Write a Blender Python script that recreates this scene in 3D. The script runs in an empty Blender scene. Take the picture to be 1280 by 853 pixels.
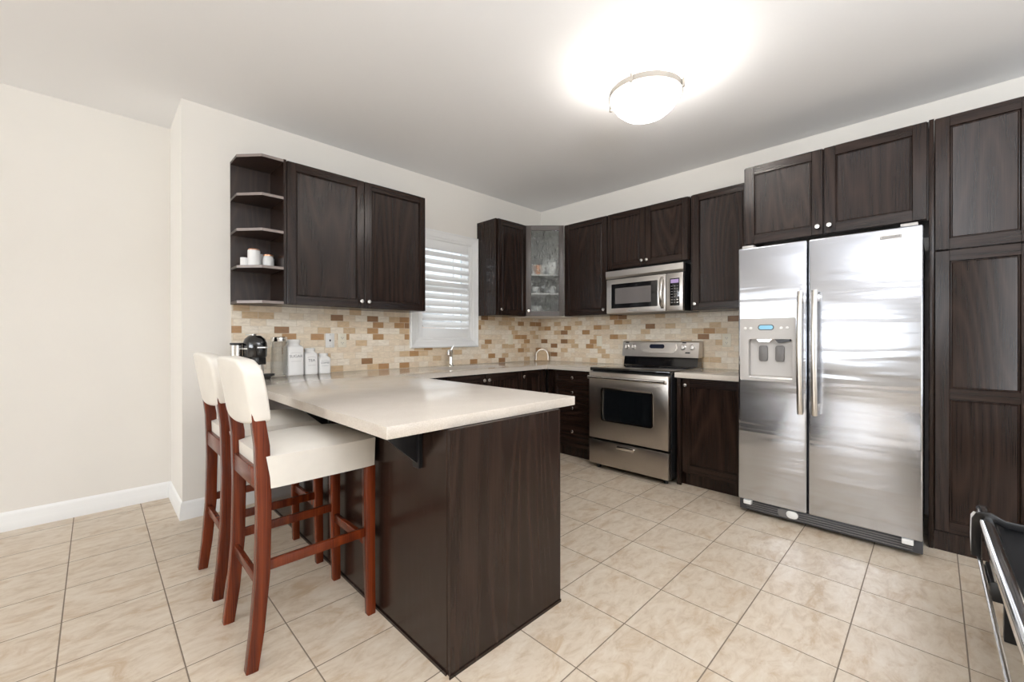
import bpy, bmesh, math, random
from mathutils import Vector, Matrix
R = math.radians
PI = math.pi
random.seed(7)
SC = bpy.context.scene
COL = SC.collection

# ------------------------------------------------------------------ camera, light, exposure
cam_d = bpy.data.cameras.new('camera')
cam_d.sensor_width = 36
cam_d.lens = 525.1 / 1280 * 36
cam_d.shift_y = -3.07 / 1280
cam_d.clip_start = 0.02
cam = bpy.data.objects.new('camera', cam_d)
COL.objects.link(cam)
cam.location = (-3.976, -3.485, 1.1963)
cam.rotation_euler = (R(90 - 0.1233), R(0.06), R(-44.8085))
SC.camera = cam

SC.view_settings.view_transform = 'Standard'
SC.view_settings.look = 'None'
SC.view_settings.gamma = 1
SC.view_settings.use_curve_mapping = False
SC.view_settings.exposure = 0.1

world = bpy.data.worlds.new('daylight')
SC.world = world
world.use_nodes = True
wn = world.node_tree.nodes
wn['Background'].inputs[0].default_value = (0.86, 0.93, 1.0, 1)
wn['Background'].inputs[1].default_value = 0.7


def area(name, loc, rot, sx, sy, power, color):
    l = bpy.data.lights.new(name, 'AREA')
    l.shape = 'RECTANGLE'
    l.size, l.size_y, l.energy, l.color = sx, sy, power, color
    o = bpy.data.objects.new(name, l)
    COL.objects.link(o)
    o.location, o.rotation_euler = loc, rot
    return o


# daylight through the far window, and a rear fill in an added, unseen opening
area('daylight_far', (-10.03, -1.85, 1.9), (0, R(-103), 0), 1.36, 3.6, 215, (0.91, 0.955, 1.0))
area('rear_fill', (-2.0, -7.03, 1.35), (R(128), 0, 0), 3.4, 2.1, 36, (0.92, 0.96, 1.0))
# added upward fill behind the camera, standing in for a ceiling-bounced flash
area('bounce_fill', (-4.0, -4.7, 1.75), (R(180), 0, 0), 1.4, 1.4, 200, (0.90, 0.945, 1.0))
area('daylight_sink', (-1.45, 0.17, 1.7), (R(-90), 0, 0), 0.62, 0.9, 1.5, (0.92, 0.96, 1.0))

CEIL = 2.77
XA = -3.57      # end of the kitchen's window wall
YD = 0.575      # recessed wall on the left
XF, YR = -10.0, -7.0

# ------------------------------------------------------------------ node helpers


class NT:
    def __init__(s, name):
        s.m = bpy.data.materials.new(name)
        s.m.use_nodes = True
        s.t = s.m.node_tree
        s.b = s.t.nodes['Principled BSDF']

    def n(s, kind, **kw):
        nd = s.t.nodes.new(kind)
        for k, v in kw.items():
            if k.startswith('i_'):
                nd.inputs[k[2:].replace('_', ' ')].default_value = v
            else:
                setattr(nd, k, v)
        return nd

    def l(s, a, b):
        s.t.links.new(a, b)

    def math(s, op, a, b=None, c=None):
        nd = s.t.nodes.new('ShaderNodeMath')
        nd.operation = op
        for i, v in enumerate((a, b, c)):
            if v is None:
                continue
            if isinstance(v, (int, float)):
                nd.inputs[i].default_value = v
            else:
                s.l(v, nd.inputs[i])
        return nd.outputs[0]

    def noise(s, vec, scale, detail=4, rough=0.55, dist=0.0):
        nd = s.n('ShaderNodeTexNoise')
        nd.inputs['Scale'].default_value = scale
        nd.inputs['Detail'].default_value = detail
        nd.inputs['Roughness'].default_value = rough
        nd.inputs['Distortion'].default_value = dist
        if vec is not None:
            s.l(vec, nd.inputs['Vector'])
        return nd

    def mapping(s, vec, scale):
        nd = s.n('ShaderNodeMapping')
        nd.inputs['Scale'].default_value = scale
        s.l(vec, nd.inputs['Vector'])
        return nd.outputs[0]

    def ramp(s, fac, stops, const=False):
        nd = s.n('ShaderNodeValToRGB')
        cr = nd.color_ramp
        if const:
            cr.interpolation = 'CONSTANT'
        while len(cr.elements) < len(stops):
            cr.elements.new(0.5)
        for e, (p, c) in zip(cr.elements, stops):
            e.position = p
            e.color = (*c, 1)
        s.l(fac, nd.inputs[0])
        return nd.outputs[0]

    def mix(s, fac, a, b, blend='MIX'):
        nd = s.n('ShaderNodeMix', data_type='RGBA', blend_type=blend)
        for sock, v in ((nd.inputs[0], fac), (nd.inputs[6], a), (nd.inputs[7], b)):
            if isinstance(v, (int, float)):
                sock.default_value = v
            elif isinstance(v, tuple):
                sock.default_value = (*v, 1)
            else:
                s.l(v, sock)
        return nd.outputs[2]

    def bump(s, h, strength, dist):
        nd = s.n('ShaderNodeBump')
        nd.inputs['Strength'].default_value = strength
        nd.inputs['Distance'].default_value = dist
        s.l(h, nd.inputs['Height'])
        s.l(nd.outputs[0], s.b.inputs['Normal'])
        return nd


def simple(name, col, rough=0.5, metal=0.0, spec=0.5, noise=0.0, nscale=60, bump=0.0, coat=0.0):
    t = NT(name)
    t.b.inputs['Base Color'].default_value = (*col, 1)
    t.b.inputs['Roughness'].default_value = rough
    t.b.inputs['Metallic'].default_value = metal
    t.b.inputs['Specular IOR Level'].default_value = spec
    t.b.inputs['Coat Weight'].default_value = coat
    t.b.inputs['Coat Roughness'].default_value = 0.1
    if noise or bump:
        tc = t.n('ShaderNodeTexCoord')
        nz = t.noise(tc.outputs['Object'], nscale, 3)
        if noise:
            dark = tuple(c * (1 - noise) for c in col)
            t.l(t.ramp(nz.outputs[0], [(0.3, dark), (0.7, col)]), t.b.inputs['Base Color'])
        if bump:
            t.bump(nz.outputs[0], bump, 0.002)
    return t.m


def wood(name, dark, light, rough, axis='z', spec=0.5, ring=24.0, contrast=0.75):
    """stained oak: cathedral rings plus fine pores along the axis"""
    t = NT(name)
    tc = t.n('ShaderNodeTexCoord')
    oi = t.n('ShaderNodeObjectInfo')
    off = t.n('ShaderNodeVectorMath', operation='SCALE')
    cmb = t.n('ShaderNodeCombineXYZ')
    t.l(oi.outputs['Random'], cmb.inputs[0])
    t.l(oi.outputs['Random'], cmb.inputs[2])
    t.l(cmb.outputs[0], off.inputs[0])
    off.inputs['Scale'].default_value = 17.0
    add = t.n('ShaderNodeVectorMath', operation='ADD')
    t.l(tc.outputs['Object'], add.inputs[0])
    t.l(off.outputs[0], add.inputs[1])
    v = add.outputs[0]
    lo, hi = (2.8, 0.30), (260.0, 4.0)
    sc = {'z': (lo[0], lo[0], lo[1]), 'x': (lo[1], lo[0], lo[0]), 'y': (lo[0], lo[1], lo[0])}[axis]
    sf = {'z': (hi[0], hi[0], hi[1]), 'x': (hi[1], hi[0], hi[0]), 'y': (hi[0], hi[1], hi[0])}[axis]
    n1 = t.noise(t.mapping(v, sc), 1.0, 1.5, 0.4)
    rings = t.math('FRACT', t.math('MULTIPLY', n1.outputs[0], ring))
    rings = t.math('POWER', t.math('ABSOLUTE', t.math('SUBTRACT', t.math('MULTIPLY', rings, 2.0), 1.0)), 2.0)
    n2 = t.noise(t.mapping(v, sf), 1.0, 3, 0.6)
    g = t.math('ADD', t.math('MULTIPLY', rings, 0.45 * contrast), t.math('MULTIPLY', n2.outputs[0], 0.75))
    t.l(t.ramp(g, [(0.28, dark), (0.85, light)]), t.b.inputs['Base Color'])
    t.b.inputs['Roughness'].default_value = rough
    t.b.inputs['Specular IOR Level'].default_value = spec
    t.bump(g, 0.05, 0.0010)
    return t.m


def steel(name, col=(0.62, 0.61, 0.60), rough=0.27, wavy=0.0, brush=0.0):
    t = NT(name)
    t.b.inputs['Metallic'].default_value = 1
    t.b.inputs['Base Color'].default_value = (*col, 1)
    tc = t.n('ShaderNodeTexCoord')
    fine = t.noise(t.mapping(tc.outputs['Object'], (3, 3, 900)), 1.0, 2)
    rr = t.n('ShaderNodeMapRange')
    rr.inputs['To Min'].default_value = rough * 0.85
    rr.inputs['To Max'].default_value = rough * 1.15
    t.l(fine.outputs[0], rr.inputs['Value'])
    t.l(rr.outputs[0], t.b.inputs['Roughness'])
    if brush:
        tg = t.n('ShaderNodeTangent', direction_type='RADIAL', axis='Z')
        t.l(tg.outputs[0], t.b.inputs['Tangent'])
        t.b.inputs['Anisotropic'].default_value = brush
        t.b.inputs['Anisotropic Rotation'].default_value = 0.0
    if wavy:
        wv = t.noise(t.mapping(tc.outputs['Object'], (0.9, 0.9, 10.0)), 1.0, 2.0, 0.5, 0.3)
        t.bump(wv.outputs[0], wavy, 0.02)
    return t.m


# ------------------------------------------------------------------ materials
M = {}
M['wall'] = simple('warm_white_paint', (0.81, 0.775, 0.72), 0.7, noise=0.015, nscale=4)
M['ceiling'] = simple('ceiling_paint', (0.87, 0.865, 0.865), 0.85)
M['trim'] = simple('white_trim_paint', (0.86, 0.855, 0.84), 0.35, noise=0.01, nscale=8)
M['shutter'] = simple('shutter_white', (0.87, 0.87, 0.86), 0.4, noise=0.01, nscale=8)
M['wood'] = wood('espresso_oak', (0.0125, 0.0062, 0.0042), (0.0340, 0.0185, 0.0130), 0.24, spec=0.34)
M['wood_h'] = wood('espresso_oak_rail', (0.0125, 0.0062, 0.0042), (0.0340, 0.0185, 0.0130), 0.24, 'x', spec=0.34)
M['edge_sheen'] = simple('shelf_edge_sheen', (0.27, 0.22, 0.20), 0.35, noise=0.1, nscale=30)  # paler wood: bright reflection on the shelf edges put into the colour
M['inside'] = wood('cabinet_inside', (0.020, 0.011, 0.008), (0.055, 0.032, 0.024), 0.45)
M['mahog'] = wood('mahogany', (0.070, 0.0100, 0.0028), (0.235, 0.0430, 0.0105), 0.26, spec=0.35, ring=14, contrast=0.6)
M['leather'] = simple('cream_leather', (0.735, 0.69, 0.62), 0.42, noise=0.05, nscale=14, bump=0.15)
M['steel'] = steel('brushed_steel', (0.46, 0.425, 0.39), 0.30, 0.02)
M['steel_light'] = steel('light_brushed_steel', (0.60, 0.57, 0.54), 0.30, 0.02)
M['ring'] = simple('lamp_ring_nickel', (0.42, 0.39, 0.35), 0.45, 0.6)
M['fridge_steel'] = steel('fridge_steel', (0.60, 0.625, 0.68), 0.18, 0.24, 0.9)
M['chrome'] = simple('chrome', (0.80, 0.79, 0.77), 0.10, 1.0)
M['nickel'] = simple('satin_nickel', (0.72, 0.69, 0.65), 0.25, 1.0)
M['black'] = simple('black_plastic', (0.008, 0.008, 0.009), 0.30)
M['black_gloss'] = simple('black_glass', (0.004, 0.004, 0.005), 0.05, coat=0.5)
M['dark_grey'] = simple('dark_grey_plastic', (0.05, 0.05, 0.055), 0.4)
M['grey'] = simple('silver_plastic', (0.50, 0.475, 0.45), 0.38)
M['grey_paddle'] = simple('grey_paddle', (0.17, 0.16, 0.155), 0.45)
M['white'] = simple('white_plastic', (0.80, 0.79, 0.76), 0.35)
M['almond'] = simple('almond_plastic', (0.80, 0.74, 0.60), 0.35)
M['ceramic'] = simple('white_ceramic', (0.84, 0.83, 0.81), 0.18, coat=0.4)
M['ink'] = simple('grey_ink', (0.16, 0.16, 0.17), 0.6)
M['copper'] = simple('copper_lid', (0.70, 0.36, 0.22), 0.3, 0.8)
M['cork'] = simple('tan_cork', (0.66, 0.49, 0.31), 0.6, noise=0.2, nscale=60)
M['void'] = simple('dark_recess', (0.012, 0.010, 0.009), 0.8)
M['pewter'] = simple('pewter_mullion', (0.10, 0.085, 0.078), 0.32)
M['house_brick'] = simple('tan_brick', (0.55, 0.36, 0.20), 0.85, noise=0.3, nscale=20)
M['house_roof'] = simple('grey_shingle', (0.16, 0.15, 0.15), 0.9, noise=0.3, nscale=20)


def emis(name, col, s):
    t = NT(name)
    t.b.inputs['Base Color'].default_value = (*col, 1)
    t.b.inputs['Emission Color'].default_value = (*col, 1)
    t.b.inputs['Emission Strength'].default_value = s
    return t.m


M['bowl'] = emis('lit_frosted_glass', (1.0, 0.975, 0.94), 9.0)
M['lcd_blue'] = emis('blue_display', (0.20, 0.42, 0.55), 0.5)
M['lcd_violet'] = emis('violet_display', (0.30, 0.22, 0.40), 0.5)
M['lcd_dark'] = simple('dark_display', (0.012, 0.016, 0.032), 0.12)


def glass_mat(name, col, rough, bump=0.0, bscale=60, ior=1.45, stretch=(1, 1, 1), through=0.6):
    t = NT(name)
    t.b.inputs['Base Color'].default_value = (*col, 1)
    t.b.inputs['Roughness'].default_value = rough
    t.b.inputs['Transmission Weight'].default_value = 1
    t.b.inputs['IOR'].default_value = ior
    if bump:
        tc = t.n('ShaderNodeTexCoord')
        nz = t.noise(t.mapping(tc.outputs['Object'], stretch), bscale, 2, 0.5, 0.6)
        t.bump(nz.outputs[0], bump, 0.03)
    tr = t.n('ShaderNodeBsdfTransparent')
    mx = t.n('ShaderNodeMixShader')
    mx.inputs[0].default_value = through
    out = next(n for n in t.t.nodes if n.type == 'OUTPUT_MATERIAL')
    t.l(t.b.outputs[0], mx.inputs[1])
    t.l(tr.outputs[0], mx.inputs[2])
    t.l(mx.outputs[0], out.inputs['Surface'])
    return t.m


M['pane'] = glass_mat('window_glass', (0.98, 1, 1), 0.0, ior=1.05)
M['rain_glass'] = glass_mat('rain_glass', (0.95, 0.97, 0.96), 0.02, 1.0, 32, 1.45, (1, 1, 0.45), 0.12)
M['jar_glass'] = glass_mat('clear_jar_glass', (0.95, 0.96, 0.96), 0.0, bump=0.02, bscale=8, ior=1.35, through=0.15)
t = NT('oven_glass')
t.b.inputs['Base Color'].default_value = (0.005, 0.006, 0.007, 1)
t.b.inputs['Roughness'].default_value = 0.06
M['oven_glass'] = t.m
M['mw_glass'] = simple('microwave_mesh_glass', (0.16, 0.145, 0.14), 0.12, coat=0.6)


def floor_mat():
    t = NT('beige_ceramic_tile')
    S, OX, OY = 0.3339, -2.4082, -2.5709
    geo = t.n('ShaderNodeTexCoord')
    sep = t.n('ShaderNodeSeparateXYZ')
    t.l(geo.outputs['Object'], sep.inputs[0])
    u = t.math('DIVIDE', t.math('SUBTRACT', sep.outputs[0], OX), S)
    v = t.math('DIVIDE', t.math('SUBTRACT', sep.outputs[1], OY), S)
    iu, iv = t.math('FLOOR', u), t.math('FLOOR', v)
    idx = t.n('ShaderNodeCombineXYZ')
    t.l(iu, idx.inputs[0])
    t.l(iv, idx.inputs[1])
    wnz = t.n('ShaderNodeTexWhiteNoise', noise_dimensions='3D')
    t.l(idx.outputs[0], wnz.inputs['Vector'])
    off = t.n('ShaderNodeVectorMath', operation='SCALE')
    t.l(wnz.outputs['Color'], off.inputs[0])
    off.inputs['Scale'].default_value = 30
    add = t.n('ShaderNodeVectorMath', operation='ADD')
    t.l(geo.outputs['Object'], add.inputs[0])
    t.l(off.outputs[0], add.inputs[1])
    # cloudy veining, drawn out along x
    n1 = t.noise(t.mapping(add.outputs[0], (5.0, 8.5, 1)), 1.0, 7, 0.66, 0.9)
    n2 = t.noise(t.mapping(add.outputs[0], (11, 22, 1)), 1.0, 7, 0.68, 0.5)
    vein = t.n('ShaderNodeMapRange', interpolation_type='SMOOTHSTEP')
    vein.inputs['From Min'].default_value, vein.inputs['From Max'].default_value = 0.50, 0.70
    t.l(n1.outputs[0], vein.inputs['Value'])
    vein = t.math('MULTIPLY', vein.outputs[0], t.math('MULTIPLY', n2.outputs[0], 1.25))
    base = t.ramp(n2.outputs[0], [(0.32, (0.50, 0.39, 0.28)), (0.50, (0.615, 0.515, 0.40)), (0.68, (0.67, 0.585, 0.48))])
    base = t.mix(t.math('MULTIPLY', vein, 0.95), base, (0.42, 0.27, 0.14))
    tone = t.ramp(wnz.outputs['Value'], [(0.0, (0.95, 0.95, 0.95)), (1.0, (1.0, 1.0, 1.0))])
    base = t.mix(1.0, base, tone, 'MULTIPLY')
    fu, fv = t.math('FRACT', u), t.math('FRACT', v)
    du = t.math('MINIMUM', fu, t.math('SUBTRACT', 1.0, fu))
    dv = t.math('MINIMUM', fv, t.math('SUBTRACT', 1.0, fv))
    d = t.math('MINIMUM', du, dv)
    gr = t.math('LESS_THAN', d, 0.0068)
    t.l(t.mix(gr, base, (0.20, 0.155, 0.115)), t.b.inputs['Base Color'])
    t.l(t.math('ADD', 0.33, t.math('MULTIPLY', gr, 0.5)), t.b.inputs['Roughness'])
    h = t.math('ADD', t.math('MULTIPLY', t.math('MINIMUM', t.math('DIVIDE', d, 0.014), 1.0), 1.0), t.math('MULTIPLY', n2.outputs[0], 0.12))
    t.bump(h, 0.35, 0.002)
    return t.m


def splash_mat():
    t = NT('tumbled_travertine_mosaic')
    geo = t.n('ShaderNodeTexCoord')
    sep = t.n('ShaderNodeSeparateXYZ')
    t.l(geo.outputs['Object'], sep.inputs[0])
    W, Hh = 0.104, 0.0525
    uu = t.math('SUBTRACT', sep.outputs[0], sep.outputs[1])
    row = t.math('DIVIDE', t.math('SUBTRACT', sep.outputs[2], 0.915), Hh)
    ir = t.math('FLOOR', row)
    sh = t.math('MULTIPLY', t.math('MODULO', t.math('ADD', ir, 100), 2.0), 0.5)
    u = t.math('ADD', t.math('DIVIDE', uu, W), sh)
    iu = t.math('FLOOR', u)
    idx = t.n('ShaderNodeCombineXYZ')
    t.l(iu, idx.inputs[0])
    t.l(ir, idx.inputs[1])
    wnz = t.n('ShaderNodeTexWhiteNoise', noise_dimensions='3D')
    t.l(idx.outputs[0], wnz.inputs['Vector'])
    c = t.ramp(wnz.outputs['Value'], [(0.0, (0.86, 0.73, 0.56)), (0.16, (0.90, 0.80, 0.66)), (0.36, (0.82, 0.68, 0.51)),
                                      (0.50, (0.92, 0.83, 0.70)), (0.63, (0.70, 0.51, 0.31)), (0.74, (0.86, 0.73, 0.56)),
                                      (0.84, (0.48, 0.27, 0.12)), (0.93, (0.33, 0.175, 0.08)), (0.965, (0.52, 0.30, 0.135))], True)
    off = t.n('ShaderNodeVectorMath', operation='SCALE')
    t.l(wnz.outputs['Color'], off.inputs[0])
    off.inputs['Scale'].default_value = 20
    add = t.n('ShaderNodeVectorMath', operation='ADD')
    t.l(geo.outputs['Object'], add.inputs[0])
    t.l(off.outputs[0], add.inputs[1])
    n1 = t.noise(t.mapping(add.outputs[0], (22, 22, 60)), 1.0, 5, 0.65, 0.6)
    c = t.mix(0.42, c, t.ramp(n1.outputs[0], [(0.3, (0.55, 0.50, 0.44)), (0.62, (1.0, 1.0, 1.0))]), 'MULTIPLY')
    fu, fr = t.math('FRACT', u), t.math('FRACT', row)
    du = t.math('MULTIPLY', t.math('MINIMUM', fu, t.math('SUBTRACT', 1.0, fu)), W)
    dv = t.math('MULTIPLY', t.math('MINIMUM', fr, t.math('SUBTRACT', 1.0, fr)), Hh)
    d = t.math('MINIMUM', du, dv)
    gr = t.math('LESS_THAN', d, 0.0016)
    t.l(t.mix(gr, c, (0.70, 0.60, 0.46)), t.b.inputs['Base Color'])
    t.b.inputs['Roughness'].default_value = 0.42
    h = t.math('ADD', t.math('MINIMUM', t.math('DIVIDE', d, 0.004), 1.0), t.math('MULTIPLY', n1.outputs[0], 0.3))
    t.bump(h, 0.4, 0.0015)
    return t.m


def quartz_mat():
    t = NT('cream_quartz')
    tc = t.n('ShaderNodeTexCoord')
    n1 = t.noise(tc.outputs['Object'], 260, 2)
    n2 = t.noise(tc.outputs['Object'], 9, 4)
    a = t.ramp(n1.outputs[0], [(0.35, (0.54, 0.475, 0.405)), (0.6, (0.635, 0.575, 0.505))])
    t.l(t.mix(0.25, a, t.ramp(n2.outputs[0], [(0.3, (0.56, 0.495, 0.425)), (0.7, (0.67, 0.615, 0.55))])), t.b.inputs['Base Color'])
    t.b.inputs['Roughness'].default_value = 0.10
    return t.m


M['floor'] = floor_mat()
M['splash'] = splash_mat()
M['quartz'] = quartz_mat()

# ------------------------------------------------------------------ mesh helpers


class MB:
    def __init__(s):
        s.bm = bmesh.new()

    def _set(s, faces, mi):
        for f in faces:
            f.material_index = mi

    def box(s, x0, x1, y0, y1, z0, z1, bev=0.0, mi=0, seg=2):
        x0, x1 = sorted((x0, x1)); y0, y1 = sorted((y0, y1)); z0, z1 = sorted((z0, z1))
        vs = [s.bm.verts.new((x, y, z)) for z in (z0, z1) for x, y in ((x0, y0), (x1, y0), (x1, y1), (x0, y1))]
        fs = [s.bm.faces.new([vs[i] for i in q]) for q in ((3, 2, 1, 0), (4, 5, 6, 7), (0, 1, 5, 4), (1, 2, 6, 5), (2, 3, 7, 6), (3, 0, 4, 7))]
        s._set(fs, mi)
        if bev:
            es = list({e for f in fs for e in f.edges})
            bmesh.ops.bevel(s.bm, geom=es, offset=bev, segments=seg, profile=0.5, affect='EDGES', material=mi)
        return s

    def prism(s, poly, z0, z1, mi=0, axis='z', bev=0.0):
        """poly of (a,b); axis z: (x,y) extruded in z; axis y: (x,z) extruded in y; axis x: (y,z) extruded in x"""
        def P(a, b, c):
            return {'z': (a, b, c), 'y': (a, c, b), 'x': (c, a, b)}[axis]
        lo = [s.bm.verts.new(P(a, b, z0)) for a, b in poly]
        hi = [s.bm.verts.new(P(a, b, z1)) for a, b in poly]
        fs = [s.bm.faces.new(lo), s.bm.faces.new(hi)]
        n = len(poly)
        for i in range(n):
            fs.append(s.bm.faces.new((lo[i], lo[(i + 1) % n], hi[(i + 1) % n], hi[i])))
        s._set(fs, mi)
        if bev:
            bmesh.ops.bevel(s.bm, geom=list({e for f in fs[:2] for e in f.edges}), offset=bev, segments=2, profile=0.5, affect='EDGES', material=mi)
        return s

    def lathe(s, prof, c=(0, 0, 0), n=32, axis='z', mi=0):
        """prof: list of (r, h) along the axis"""
        rings = []
        for r, h in prof:
            ring = []
            if r < 1e-6:
                ring = [None]
            for i in range(n if r >= 1e-6 else 1):
                a = 2 * PI * i / n
                ca, sa = r * math.cos(a), r * math.sin(a)
                p = {'z': (ca, sa, h), 'y': (ca, h, sa), 'x': (h, ca, sa)}[axis]
                vtx = s.bm.verts.new((p[0] + c[0], p[1] + c[1], p[2] + c[2]))
                if r < 1e-6:
                    ring = [vtx]
                else:
                    ring.append(vtx)
            rings.append(ring)
        for a, b in zip(rings, rings[1:]):
            for i in range(n):
                j = (i + 1) % n
                if len(a) == 1 and len(b) == 1:
                    break
                if len(a) == 1:
                    f = s.bm.faces.new((a[0], b[j], b[i]))
                elif len(b) == 1:
                    f = s.bm.faces.new((a[i], a[j], b[0]))
                else:
                    f = s.bm.faces.new((a[i], a[j], b[j], b[i]))
                f.material_index = mi
        return s

    def cyl(s, c, r, h, axis='z', n=24, mi=0, bev=0.0):
        b = bev or min(r, h) * 0.08
        return s.lathe([(0, 0), (r - b, 0), (r, b), (r, h - b), (r - b, h), (0, h)], c, n, axis, mi)

    def sweep(s, pts, prof, mi=0, up=(0, 0, 1), scales=None):
        """sweep closed profile [(a,b)] along pts"""
        pts = [Vector(p) for p in pts]
        rings = []
        for i, p in enumerate(pts):
            d = (pts[min(i + 1, len(pts) - 1)] - pts[max(i - 1, 0)]).normalized()
            upv = Vector(up)
            sd = d.cross(upv)
            if sd.length < 1e-4:
                sd = d.cross(Vector((0, 1, 0.01)))
            sd.normalize()
            u2 = sd.cross(d).normalized()
            k = scales[i] if scales else 1.0
            rings.append([s.bm.verts.new(p + sd * a * k + u2 * b * k) for a, b in prof])
        n = len(prof)
        fs = [s.bm.faces.new(rings[0]), s.bm.faces.new(list(reversed(rings[-1])))]
        for A, B in zip(rings, rings[1:]):
            for i in range(n):
                fs.append(s.bm.faces.new((A[i], B[i], B[(i + 1) % n], A[(i + 1) % n])))
        s._set(fs, mi)
        return s

    def tube(s, pts, r, n=12, mi=0, scales=None):
        return s.sweep(pts, [(r * math.cos(2 * PI * i / n), r * math.sin(2 * PI * i / n)) for i in range(n)], mi, scales=scales)

    def panel(s, x0, x1, z0, z1, yf, prof=((0, 0), (0.004, 0.004), (0.010, 0.009)), mi=0):
        """recessed panel filling a rectangular opening: moulding rings then a flat field; yf = y of the frame face (front is -y)"""
        rings = []
        for ins, dep in prof:
            rings.append([s.bm.verts.new(p) for p in ((x0 + ins, yf + dep, z0 + ins), (x1 - ins, yf + dep, z0 + ins), (x1 - ins, yf + dep, z1 - ins), (x0 + ins, yf + dep, z1 - ins))])
        fs = []
        for A, B in zip(rings, rings[1:]):
            for i in range(4):
                fs.append(s.bm.faces.new((A[i], A[(i + 1) % 4], B[(i + 1) % 4], B[i])))
        fs.append(s.bm.faces.new(rings[-1]))
        s._set(fs, mi)
        return s

    def xf(s, mat):
        bmesh.ops.transform(s.bm, matrix=mat, verts=s.bm.verts)
        return s

    def build(s, name, mats, parent=None, smooth=True, angle=32):
        bmesh.ops.recalc_face_normals(s.bm, faces=s.bm.faces)
        me = bpy.data.meshes.new(name)
        s.bm.to_mesh(me)
        s.bm.free()
        if not isinstance(mats, (list, tuple)):
            mats = [mats]
        for m in mats:
            me.materials.append(M[m] if isinstance(m, str) else m)
        if smooth:
            for p in me.polygons:
                p.use_smooth = True
            me.set_sharp_from_angle(angle=R(angle))
        o = bpy.data.objects.new(name, me)
        COL.objects.link(o)
        if parent:
            o.parent = parent
        return o


def rrect(w, h, r, n=5, cx=0, cy=0):
    pts = []
    for sx, sy, a0 in ((1, 1, 0), (-1, 1, 90), (-1, -1, 180), (1, -1, 270)):
        for i in range(n + 1):
            a = R(a0 + 90 * i / n)
            pts.append((cx + sx * (w / 2 - r) + r * math.cos(a), cy + sy * (h / 2 - r) + r * math.sin(a)))
    return pts


def cut(o, cutter):
    """boolean-subtract a MB from a mesh object and keep the result as plain mesh"""
    c = cutter.build('cutter', 'black', o.parent, smooth=False)
    bpy.context.view_layer.update()
    md = o.modifiers.new('cut', 'BOOLEAN')
    md.operation = 'DIFFERENCE'
    md.solver = 'EXACT'
    md.object = c
    dg = bpy.context.evaluated_depsgraph_get()
    me = bpy.data.meshes.new_from_object(o.evaluated_get(dg))
    o.modifiers.clear()
    o.data = me
    for p in me.polygons:
        p.use_smooth = True
    me.set_sharp_from_angle(angle=R(30))
    bpy.data.objects.remove(c)
    return o


def subsurf(o, lv=2):
    md = o.modifiers.new('smooth', 'SUBSURF')
    md.levels = md.render_levels = lv
    return o


def tag(o, label, cat, group=None):
    o['label'], o['category'] = label, cat
    if group:
        o['group'] = group
    return o


def thing(name, label, cat, loc=(0, 0, 0), rz=0.0, group=None):
    o = bpy.data.objects.new(name, None)
    o.empty_display_size = 0.1
    COL.objects.link(o)
    o.location, o.rotation_euler = loc, (0, 0, R(rz))
    return tag(o, label, cat, group)


def struct(o):
    o['kind'] = 'structure'
    return o


def text(name, body, size, loc, mat, parent, rot=(90, 0, 0), ext=0.0004):
    cu = bpy.data.curves.new(name, 'FONT')
    cu.body, cu.size, cu.extrude = body, size, ext
    cu.align_x = cu.align_y = 'CENTER'
    cu.materials.append(M[mat])
    tmp = bpy.data.objects.new('lettering_curve', cu)
    COL.objects.link(tmp)
    me = bpy.data.meshes.new_from_object(tmp.evaluated_get(bpy.context.evaluated_depsgraph_get()))
    bpy.data.objects.remove(tmp)
    o = bpy.data.objects.new(name, me)
    COL.objects.link(o)
    o.location, o.rotation_euler = loc, tuple(R(a) for a in rot)
    if parent:
        o.parent = parent
    return o


def knob(parent, x, y, z, mat='nickel'):
    return MB().lathe([(0, 0), (0.006, 0), (0.005, -0.010), (0.007, -0.014), (0.0145, -0.017), (0.016, -0.022), (0.013, -0.027), (0, -0.029)], (x, y, z), 20, 'y').build('knob', mat, parent)


def cab_door(parent, x0, x1, z0, z1, yf, frame=0.06, thick=0.02, splits=(), name='door'):
    """framed recessed-panel front; front face at local y = yf (facing -y). splits: heights of the middle rail centres"""
    b = MB()
    yb = yf + thick
    zs = [z0 + frame]
    for sp in splits:
        zs += [sp - frame / 2, sp + frame / 2]
    zs.append(z1 - frame)
    b.box(x0, x0 + frame, yf, yb, z0, z1, 0.002, 0, 1)
    b.box(x1 - frame, x1, yf, yb, z0, z1, 0.002, 0, 1)
    b.box(x0 + frame, x1 - frame, yf, yb, z0, z0 + frame, 0.0, 1)
    b.box(x0 + frame, x1 - frame, yf, yb, z1 - frame, z1, 0.0, 1)
    for sp in splits:
        b.box(x0 + frame, x1 - frame, yf, yb, sp - frame / 2, sp + frame / 2, 0.0, 1)
    for a, c in zip(zs[::2], zs[1::2]):
        b.panel(x0 + frame, x1 - frame, a, c, yf, ((0, 0), (0.001, 0.007), (0.004, 0.011), (0.007, 0.011), (0.011, 0.008), (0.016, 0.009)))
    return b.build(name, ['wood', 'wood_h'], parent)


def drawer_front(parent, x0, x1, z0, z1, yf):
    b = MB()
    fr = 0.03
    b.box(x0, x0 + fr, yf, yf + 0.02, z0, z1, 0.002, 0, 1)
    b.box(x1 - fr, x1, yf, yf + 0.02, z0, z1, 0.002, 0, 1)
    b.box(x0 + fr, x1 - fr, yf, yf + 0.02, z0, z0 + fr, 0, 1)
    b.box(x0 + fr, x1 - fr, yf, yf + 0.02, z1 - fr, z1, 0, 1)
    b.panel(x0 + fr, x1 - fr, z0 + fr, z1 - fr, yf, ((0, 0), (0.002, 0.003), (0.008, 0.005), (0.011, 0.009)), 1)
    return b.build('drawer', ['wood', 'wood_h'], parent)


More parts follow.
